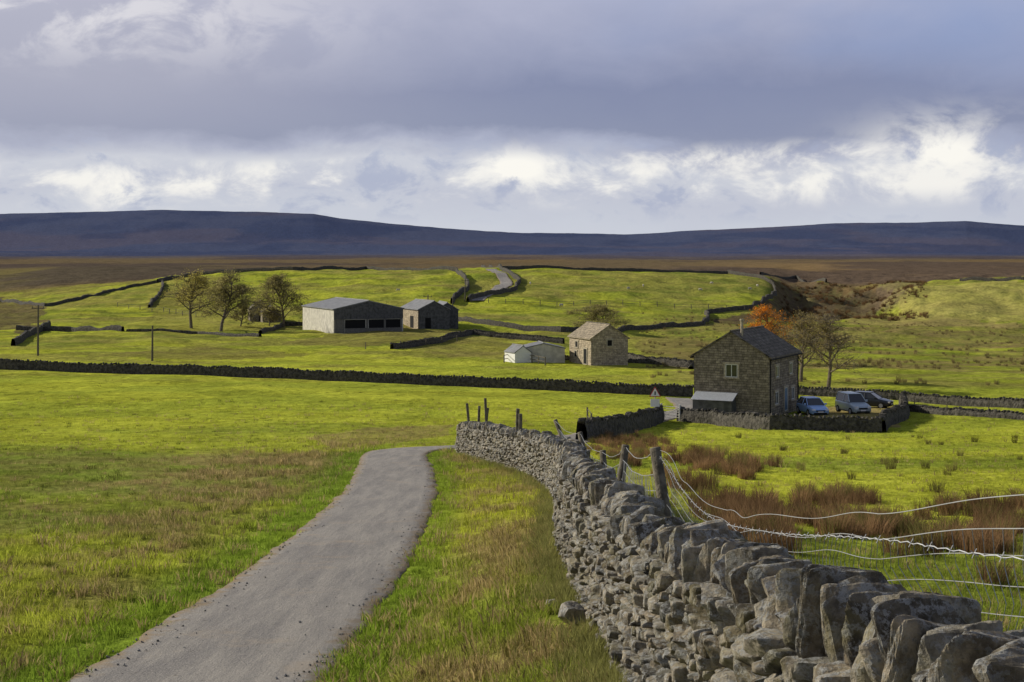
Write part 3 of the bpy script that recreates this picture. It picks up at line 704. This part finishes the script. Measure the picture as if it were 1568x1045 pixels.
# ---------------------------------------------------------------- trees
def leafmat(n,c):
    m=bpy.data.materials.new(n);m.use_nodes=True;t=NT(m.node_tree);t.n.remove(t.n['Principled BSDF'])
    ps=t.node('ShaderNodeNewGeometry').outputs['Position'];nn=t.noise(ps,1.6,3)
    col=t.mix(t.ss(nn,.35,.65),tuple(a*.55 for a in c),tuple(min(1,a*1.4) for a in c))
    d=t.node('ShaderNodeBsdfDiffuse');tr=t.node('ShaderNodeBsdfTranslucent');mx=t.node('ShaderNodeMixShader');t.set(d.inputs[0],col);t.set(tr.inputs[0],col);mx.inputs[0].default_value=.5
    t.l.new(d.outputs[0],mx.inputs[1]);t.l.new(tr.outputs[0],mx.inputs[2]);t.l.new(mx.outputs[0],t.n['Material Output'].inputs[0]);return m
def tree(name,x,y,h,wd,seed,lc,nl,ls,low=.22,tw=.02):
    r=random.Random(seed);B=[];tips=[]
    def grow(p,d,L,rad,lv):
        n=6 if lv<1 else (5 if lv<2 else 3);pts=[p.copy()];q=p.copy();dd=d.copy()
        for i in range(n):
            dd=(dd+Vector((r.uniform(-1,1),r.uniform(-1,1),r.uniform(-.6,.75)))*(.2 if lv else .1)).normalized();q=q+dd*L/n;pts.append(q.copy())
        B.append((pts,[rad*(1-(.75 if lv==0 else .6)*i/n) for i in range(n+1)],lv))
        if lv>=2:tips.extend(pts[1:])
        if lv==4:return
        nc=(15,6,4,3)[lv]
        for k in range(nc):
            f=(low+(1-low)*(k+r.random())/nc) if lv==0 else r.uniform(.25,1);f=min(f,.999);i=min(n-1,int(f*n));b=pts[i].lerp(pts[i+1],f*n-i)
            ax=dd.orthogonal().normalized();ax.rotate(Matrix.Rotation(k*2.4+r.uniform(-.5,.5),3,dd));an=r.uniform(.55,1.05)*(1.25-.6*f if lv==0 else 1)
            nd=dd.copy();nd.rotate(Matrix.Rotation(an,3,ax));nd.z+=.06;nd.normalize()
            Lk=L*(.44-.26*f)*r.uniform(.85,1.25) if lv==0 else L*r.uniform(.5,.7)
            grow(b,nd,Lk,max(tw,rad*(.42 if lv==0 else .5)),lv+1)
    grow(Vector((0,0,0)),Vector((r.uniform(-.1,.1),0,1)).normalized(),h*.85,h*.03,0)
    P=np.array([p[:] for b in B for p in b[0]]);sz=h/np.percentile(P[:,2],99.7);sw=wd/(np.percentile(P[:,0],98.5)-np.percentile(P[:,0],1.5))
    sc=Vector((sw,sw,sz));E=empty(name,(x,y,h1(x,y)));m=MB()
    for pts,rad,lv in B:
        m.tube([Vector((p.x*sc.x,p.y*sc.y,max(p.z*sc.z,-.3) if lv else p.z*sc.z-(.3 if p.z==0 else 0))) for p in pts],rad,(7,6,4,3,3)[lv],False)
    m.obj('trunk_and_limbs',M_bark,E)
    if nl:
        T=np.array([p[:] for p in tips])*np.array([sc.x,sc.y,sc.z]);g=np.random.default_rng(seed)
        wgt=fbm(T[:,0]*.6+seed,T[:,2]*.6+T[:,1]*.4,2)**2.2;wgt/=wgt.sum()
        c=T[g.choice(len(T),nl,p=wgt)]+g.normal(0,h*.024,(nl,3));a=g.normal(size=(nl,3));a/=np.linalg.norm(a,axis=1)[:,None];b=np.cross(a,g.normal(size=(nl,3)));b/=np.linalg.norm(b,axis=1)[:,None]
        s_=ls*g.uniform(.5,1.2,(nl,1));V=np.stack([c-a*s_,c-b*s_*.55,c+a*s_,c+b*s_*.55],1).reshape(-1,3)
        newmesh('foliage',V,np.arange(nl*4).reshape(nl,4),lc,None,False,E)
L_ol=leafmat('autumn_olive_leaves',(.42,.36,.10));L_dk=leafmat('olive_leaves',(.27,.24,.09));L_or=leafmat('orange_leaves',(.74,.28,.03));L_br=leafmat('brown_leaves',(.31,.25,.10))
def tr(name,u,vb,vt,wpx,seed,lc,nl,ls,low=.22,tw=.02):
    x_,y_=locate(u,vb);h=(vb-vt)/F*y_;tree(name,x_,y_,h,wpx/F*y_,seed,lc,nl,ls,low,tw)
tr('ash_tree',293,503,414,84,3,L_ol,5000,.14,.28,.022)
tr('sycamore_tree',338,508,416,80,5,L_dk,9500,.15,.2,.022)
tr('sycamore_tree',434,502,422,74,8,L_dk,9500,.15,.16,.022)
tr('hawthorn_tree',916,508,468,82,11,L_dk,9000,.12,.08,.018)
tr('rowan_tree',1184,556,470,72,14,L_or,8500,.09,.2)
tr('ash_tree',1226,585,480,80,17,L_br,7500,.075,.2)
tr('ash_tree',1268,594,482,88,19,L_br,4800,.07,.22)
tr('hawthorn_tree',368,500,462,34,23,L_dk,1800,.15,.1)
tr('hawthorn_tree',412,500,470,30,27,L_dk,1800,.15,.1)
# ---------------------------------------------------------------- sheep
def sheepmesh():
    bm=bmesh.new()
    def el(c,s,rot=0):
        r_=bmesh.ops.create_uvsphere(bm,u_segments=12,v_segments=8,radius=1);bmesh.ops.scale(bm,vec=s,verts=r_['verts'])
        bmesh.ops.rotate(bm,cent=(0,0,0),matrix=Matrix.Rotation(rot,3,'Y'),verts=r_['verts']);bmesh.ops.translate(bm,vec=c,verts=r_['verts'])
    el((0,0,.62),(.52,.25,.27));el((.35,0,.66),(.24,.21,.24));el((.56,0,.52),(.2,.11,.12),.8);el((.72,0,.33),(.15,.08,.09),.9);el((-.5,0,.6),(.08,.05,.14))
    for a in (-.36,.34):
        for b in (-.13,.13):
            r_=bmesh.ops.create_cone(bm,cap_ends=True,segments=6,radius1=.03,radius2=.06,depth=.48);bmesh.ops.translate(bm,vec=(a,b,.24),verts=r_['verts'])
    for b in (-.1,.1):el((.66,b,.44),(.03,.07,.03))
    me=bpy.data.meshes.new('sheep');bm.to_mesh(me);bm.free();me.materials.append(M_wool)
    for p in me.polygons:p.use_smooth=True
    return me
SM=sheepmesh()
for u,v in ((812,436),(962,444),(985,440),(1072,446),(1090,436),(1148,445),(860,470),(1160,440),(610,447)):
    a,b=locate(u,v);o=bpy.data.objects.new('sheep',SM);scene.collection.objects.link(o);o.location=(a,b,h1(a,b)-.02);o.rotation_euler=(0,0,random.uniform(0,6.28));o.scale=(.95,)*3
# ---------------------------------------------------------------- grass
def tuft(n,r,h,wd,lean,seed):
    g=np.random.default_rng(seed);V=[];Fq=[]
    for i in range(n):
        a=g.uniform(0,6.28);rr=r*math.sqrt(g.random());bx_,by_=rr*math.cos(a),rr*math.sin(a);hh=h*g.uniform(.5,1);la=a+g.normal(0,.7);l=lean*g.uniform(.2,1)*hh
        wa=g.uniform(0,3.14);dx,dy=math.cos(wa)*wd/2,math.sin(wa)*wd/2
        mx_,my_=bx_+math.cos(la)*l*.35,by_+math.sin(la)*l*.35
        k=len(V);V+=[(bx_-dx,by_-dy,-.02),(bx_+dx,by_+dy,-.02),(mx_+dx*.7,my_+dy*.7,hh*.6),(mx_-dx*.7,my_-dy*.7,hh*.6),(bx_+math.cos(la)*l,by_+math.sin(la)*l,hh)]
        Fq+=[(k,k+1,k+2),(k,k+2,k+3),(k+3,k+2,k+4)]
    return np.array(V),np.array(Fq)
def plant(name,T,x,y,sc,col,zjit=0):
    n=len(x);pos=np.stack([x,y,H(x,y)+zjit],1);R=rotm(rng.normal(0,.12,n),rng.normal(0,.12,n),rng.uniform(0,6.28,n))
    V,Fc,C=scatter(T,rng.integers(0,len(T),n),pos,R,np.stack([sc,sc,sc],1),col);return newmesh(name,V,Fc,M_blade,C)
rp=resample(smooth(LANE2),.7)
def okmask(x,y,e=1.27):
    edge=e+(fbm(x*2,y*2,2)-.5)*.45
    onroad=(np.abs(x-rx(y))<edge)&(y<63.5);road2=np.zeros(len(x),bool)
    for i in range(len(rp)): road2|=((x-rp[i,0])**2+(y-rp[i,1])**2)<1.4**2
    for a,b,r_ in LOOSE: road2|=((x-a)**2+(y-b)**2/6)<r_**2
    onwall=(np.abs(x-np.interp(y,WC[:,1],WC[:,0]))<.36)&(y<65.2)
    return ~(onroad|road2|onwall|inpoly(x,y,YARD))
N=72000
y=np.exp(rng.uniform(math.log(8.5),math.log(130),N));x=rng.uniform(-.46,.46,N)*y
cl=fbm(x*1.3+50,y*1.3,3);k=okmask(x,y)&(rng.random(N)<.35+1.3*(cl-.25));x=x[k];y=y[k];cl=cl[k];c=gcol(x,y);n=len(x)
isdry=rng.random(n)<np.where((c[:,0]>c[:,1]*1.05),.42,.10)*(.4+1.2*cl)
c=c*rng.uniform(.6,1.5,(n,1))*(.75+.6*cl[:,None]);c[isdry]=np.array((.42,.33,.15))*rng.uniform(.5,1.25,(isdry.sum(),1))
verge=((x>rx(y)+1.4)&(x<wx(y)+.4)&(y<66))|((rx(y)-x>1.4)&(rx(y)-x<7)&(y<75))
sc=np.where(verge,rng.uniform(.6,1.5,n),rng.uniform(.4,.95,n))*np.where(isdry,1.3,1)*(1+np.clip(y-25,0,120)/110)*(.55+.9*cl)
GT=[tuft(12,.09,.105,.011,.9,i) for i in range(8)]
plant('meadow_grass',GT,x,y,sc,c)
N=2000;y=np.exp(rng.uniform(math.log(8.5),math.log(64),N));x=wx(y)-np.abs(rng.normal(0,.22,N))-.05
k=okmask(x,y);x=x[k];y=y[k];n=len(x)
plant('wall_foot_grass',[tuft(14,.1,.26,.009,.7,60+i) for i in range(5)],x,y,rng.uniform(.4,1.0,n),np.array((.27,.27,.09))*rng.uniform(.5,1.3,(n,1)))
N=3200;y=np.exp(rng.uniform(math.log(8.5),math.log(70),N));x=rx(y)+np.where(rng.random(N)<.5,-1.9-np.abs(rng.normal(0,3.2,N)),1.7+rng.uniform(0,2.6,N))
k=okmask(x,y)&(x<wx(y))&(fbm(x*.7+3,y*.7,3)>.48);x=x[k];y=y[k];n=len(x)
plant('seed_stems',[tuft(9,.14,.25,.006,.8,70+i) for i in range(5)],x,y,rng.uniform(.5,1.05,n),np.array((.42,.34,.16))*rng.uniform(.5,1.2,(n,1)))
N=420;y=np.exp(rng.uniform(math.log(20),math.log(160),N));x=rng.uniform(-.42,-.02,N)*y
k=okmask(x,y)&(x<rx(y)-2);x=x[k];y=y[k];n=len(x)
plant('pasture_tussocks',[tuft(40,.2,.16,.012,.8,90+i) for i in range(4)],x,y,rng.uniform(.5,1.2,n),np.array((.13,.15,.03))*rng.uniform(.5,1.3,(n,1)))
# rushes: separate clumps with turf between them
RT=[tuft(110,.26,.62,.014,.6,30+i) for i in range(5)]
def rush(polys,col,s0,s1,name,thr=.5):
    X=[];Y=[]
    for P,k_ in polys:
        Q=[locate(u,v) for u,v in P];Q=np.array(Q);a=rng.uniform(Q[:,0].min(),Q[:,0].max(),k_*14);b=rng.uniform(Q[:,1].min(),Q[:,1].max(),k_*14)
        w_=inpoly(a,b,Q)&(fbm(a*.55+3,b*.33,3)>thr)&~((a<wx(b)+1.0)&(b<66));a=a[w_][:k_];b=b[w_][:k_];X.append(a);Y.append(b)
    x=np.concatenate(X);y=np.concatenate(Y);n=len(x);pv=.45+1.1*fbm(x*.6,y*.4,3)
    cc=np.array(col)*(rng.uniform(.45,1.3,n)*pv)[:,None];g_=rng.random(n)<.2;cc[g_]=np.array((.20,.18,.06))*rng.uniform(.6,1.2,(g_.sum(),1))
    plant(name,RT,x,y,rng.uniform(s0,s1,n),cc)
rush([([(890,690),(905,668),(1000,672),(1130,700),(1200,712),(1120,750),(1060,760),(960,715)],230),
      ([(1060,775),(1150,752),(1320,765),(1420,785),(1400,830),(1200,850),(1090,820)],180),
      ([(1150,790),(1300,790),(1568,775),(1640,800),(1640,850),(1450,880),(1250,860)],110),
      ([(1350,860),(1500,800),(1640,800),(1640,900),(1500,900)],30)],(.25,.155,.08),.4,1.05,'brown_rushes',.50)
rush([([(1050,662),(1380,670),(1600,665),(1600,760),(1250,745),(1120,700)],24)],(.17,.15,.05),.4,.8,'green_rushes',.53)
N=1500;y=rng.uniform(170,380,N);x=rng.uniform(.09,.4,N)*y;w_=fbm(x*.05+40,y*.12,4)>.54;x=x[w_];y=y[w_]
plant('rough_rushes',RT,x,y,rng.uniform(.6,1.2,len(x)),np.array((.26,.21,.09))*rng.uniform(.5,1.2,(len(x),1)))
# bracken and heather on the gully banks
N=1500;u_=rng.uniform(1195,1420,N);y=rng.uniform(405,560,N);x=(u_-CX)/F*y;w_=fbm(x*.08+4,y*.08,4)>.5;x=x[w_];y=y[w_]
plant('gully_bracken',RT,x,y,rng.uniform(1.0,2.2,len(x)),np.array((.17,.105,.05))*rng.uniform(.4,1.4,(len(x),1)))
# ---------------------------------------------------------------- light and sky
SD=Vector((-.79,.42,.44)).normalized()
sun=bpy.data.lights.new('sun','SUN');sun.energy=5.0;sun.angle=math.radians(.55);sun.color=(1,.92,.77)
so=bpy.data.objects.new('sun',sun);scene.collection.objects.link(so);so.rotation_euler=SD.to_track_quat('Z','Y').to_euler();so.location=(-60,30,60)
W=bpy.data.worlds.new('World');scene.world=W;W.use_nodes=True;t=NT(W.node_tree);bg=t.n['Background']
sk=t.node('ShaderNodeTexSky',sky_type='NISHITA');sk.sun_disc=False;sk.sun_elevation=math.asin(SD.z);sk.sun_rotation=math.atan2(SD.x,SD.y);sk.altitude=300
g=t.node('ShaderNodeTexCoord').outputs['Generated'];sp=t.node('ShaderNodeSeparateXYZ');t.set(sp.inputs[0],g);az,el=sp.outputs[0],sp.outputs[2]
mp=t.node('ShaderNodeMapping');t.set(mp.inputs['Vector'],g);mp.inputs['Scale'].default_value=(1,1,2.6)
mp2=t.node('ShaderNodeMapping');t.set(mp2.inputs['Vector'],g);mp2.inputs['Scale'].default_value=(1,1,1.7);mp2.inputs['Location'].default_value=(.3,.1,.7)
n1=t.noise(mp.outputs[0],5.5,6,.5,.3);n2=t.noise(mp2.outputs[0],18,10,.60,.35);n4=t.noise(mp.outputs[0],2.6,4,.5)
e=t.m('ADD',el,t.m('MULTIPLY',t.m('SUBTRACT',n1,.5),.05));e=t.m('ADD',e,t.m('MULTIPLY',az,.015));e=t.m('ADD',e,t.m('MULTIPLY',t.m('SUBTRACT',n2,.5),.035))
cr=t.node('ShaderNodeValToRGB');t.set(cr.inputs[0],t.m('MULTIPLY',e,4.0));el_=cr.color_ramp
stops=[(0,(208,212,222)),(.10,(200,205,218)),(.17,(194,198,213)),(.25,(204,207,218)),(.30,(168,173,196)),(.35,(138,145,173)),(.46,(132,139,170)),(.58,(154,159,186)),(.70,(176,179,202)),(1,(186,189,208))]
while len(el_.elements)<len(stops):el_.elements.new(.5)
for s_,(p,c) in zip(el_.elements,stops):s_.position=p;s_.color=S(*c)+(1,)
col=cr.outputs[0]
blue=t.m('MULTIPLY',t.m('MULTIPLY',t.ss(az,-.05,.25),t.ss(el,.09,.17)),t.ss(n4,.38,.6));col=t.mix(t.m('MULTIPLY',blue,.75),col,S(134,155,200))
pk=t.m('MULTIPLY',t.ss(az,.05,-.3),t.ss(el,.05,.13));col=t.mix(t.m('MULTIPLY',pk,.6),col,S(190,188,200))
wl=t.m('MULTIPLY',t.ss(az,-.05,-.30),t.ss(el,.115,.165));col=t.mix(t.m('MULTIPLY',t.m('MULTIPLY',wl,t.ss(n2,.43,.60)),.8),col,S(232,229,232))
def blob(a0,e0,sa,se):
    d=t.m('ADD',t.m('POWER',t.m('DIVIDE',t.m('SUBTRACT',az,a0),sa),2),t.m('POWER',t.m('DIVIDE',t.m('SUBTRACT',el,e0),se),2));return t.m('EXPONENT',t.m('MULTIPLY',d,-1))
bl=t.m('ADD',t.m('ADD',blob(.002,.062,.035,.014),t.m('MULTIPLY',blob(.29,.070,.05,.022),.9)),t.m('ADD',t.m('MULTIPLY',blob(-.265,.046,.03,.018),.85),t.m('MULTIPLY',blob(.10,.066,.05,.010),.6)))
band=t.m('MULTIPLY',t.ss(el,.03,.05),t.ss(t.m('SUBTRACT',el,t.m('MULTIPLY',az,.03)),.080,.064))
wm=t.m('MULTIPLY',t.ss(t.m('ADD',n2,t.m('MULTIPLY',bl,.15)),.48,.66),t.m('MAXIMUM',t.m('MULTIPLY',band,.7),bl),None,True)
col=t.mix(t.m('MULTIPLY',wm,1.2,None,True),col,S(254,251,244))
bb=t.m('MULTIPLY',t.m('MULTIPLY',t.ss(el,.02,.04),t.ss(el,.09,.07)),t.ss(n2,.47,.37));col=t.mix(t.m('MULTIPLY',bb,.6),col,S(158,168,198))
# unseen upper sky darkened to reduce fill light
col=t.mix(t.m('MULTIPLY',t.ss(el,.22,.5),.8),col,S(88,98,124))
k10=t.node('ShaderNodeVectorMath',operation='SCALE');t.set(k10.inputs[0],col);k10.inputs['Scale'].default_value=10
fin=t.mix(.94,sk.outputs[0],k10.outputs[0]);t.set(bg.inputs[0],fin);bg.inputs[1].default_value=.1
# ---------------------------------------------------------------- camera
cam=bpy.data.cameras.new('camera');cam.lens=50;cam.sensor_width=36;cam.shift_y=-(522.5-HV)/1568;cam.clip_end=20000;cam.clip_start=.05
co=bpy.data.objects.new('camera',cam);scene.collection.objects.link(co);co.location=(0,0,0);co.rotation_euler=(math.radians(90),0,0);scene.camera=co
scene.view_settings.view_transform='Standard';scene.view_settings.look='None';scene.view_settings.exposure=0
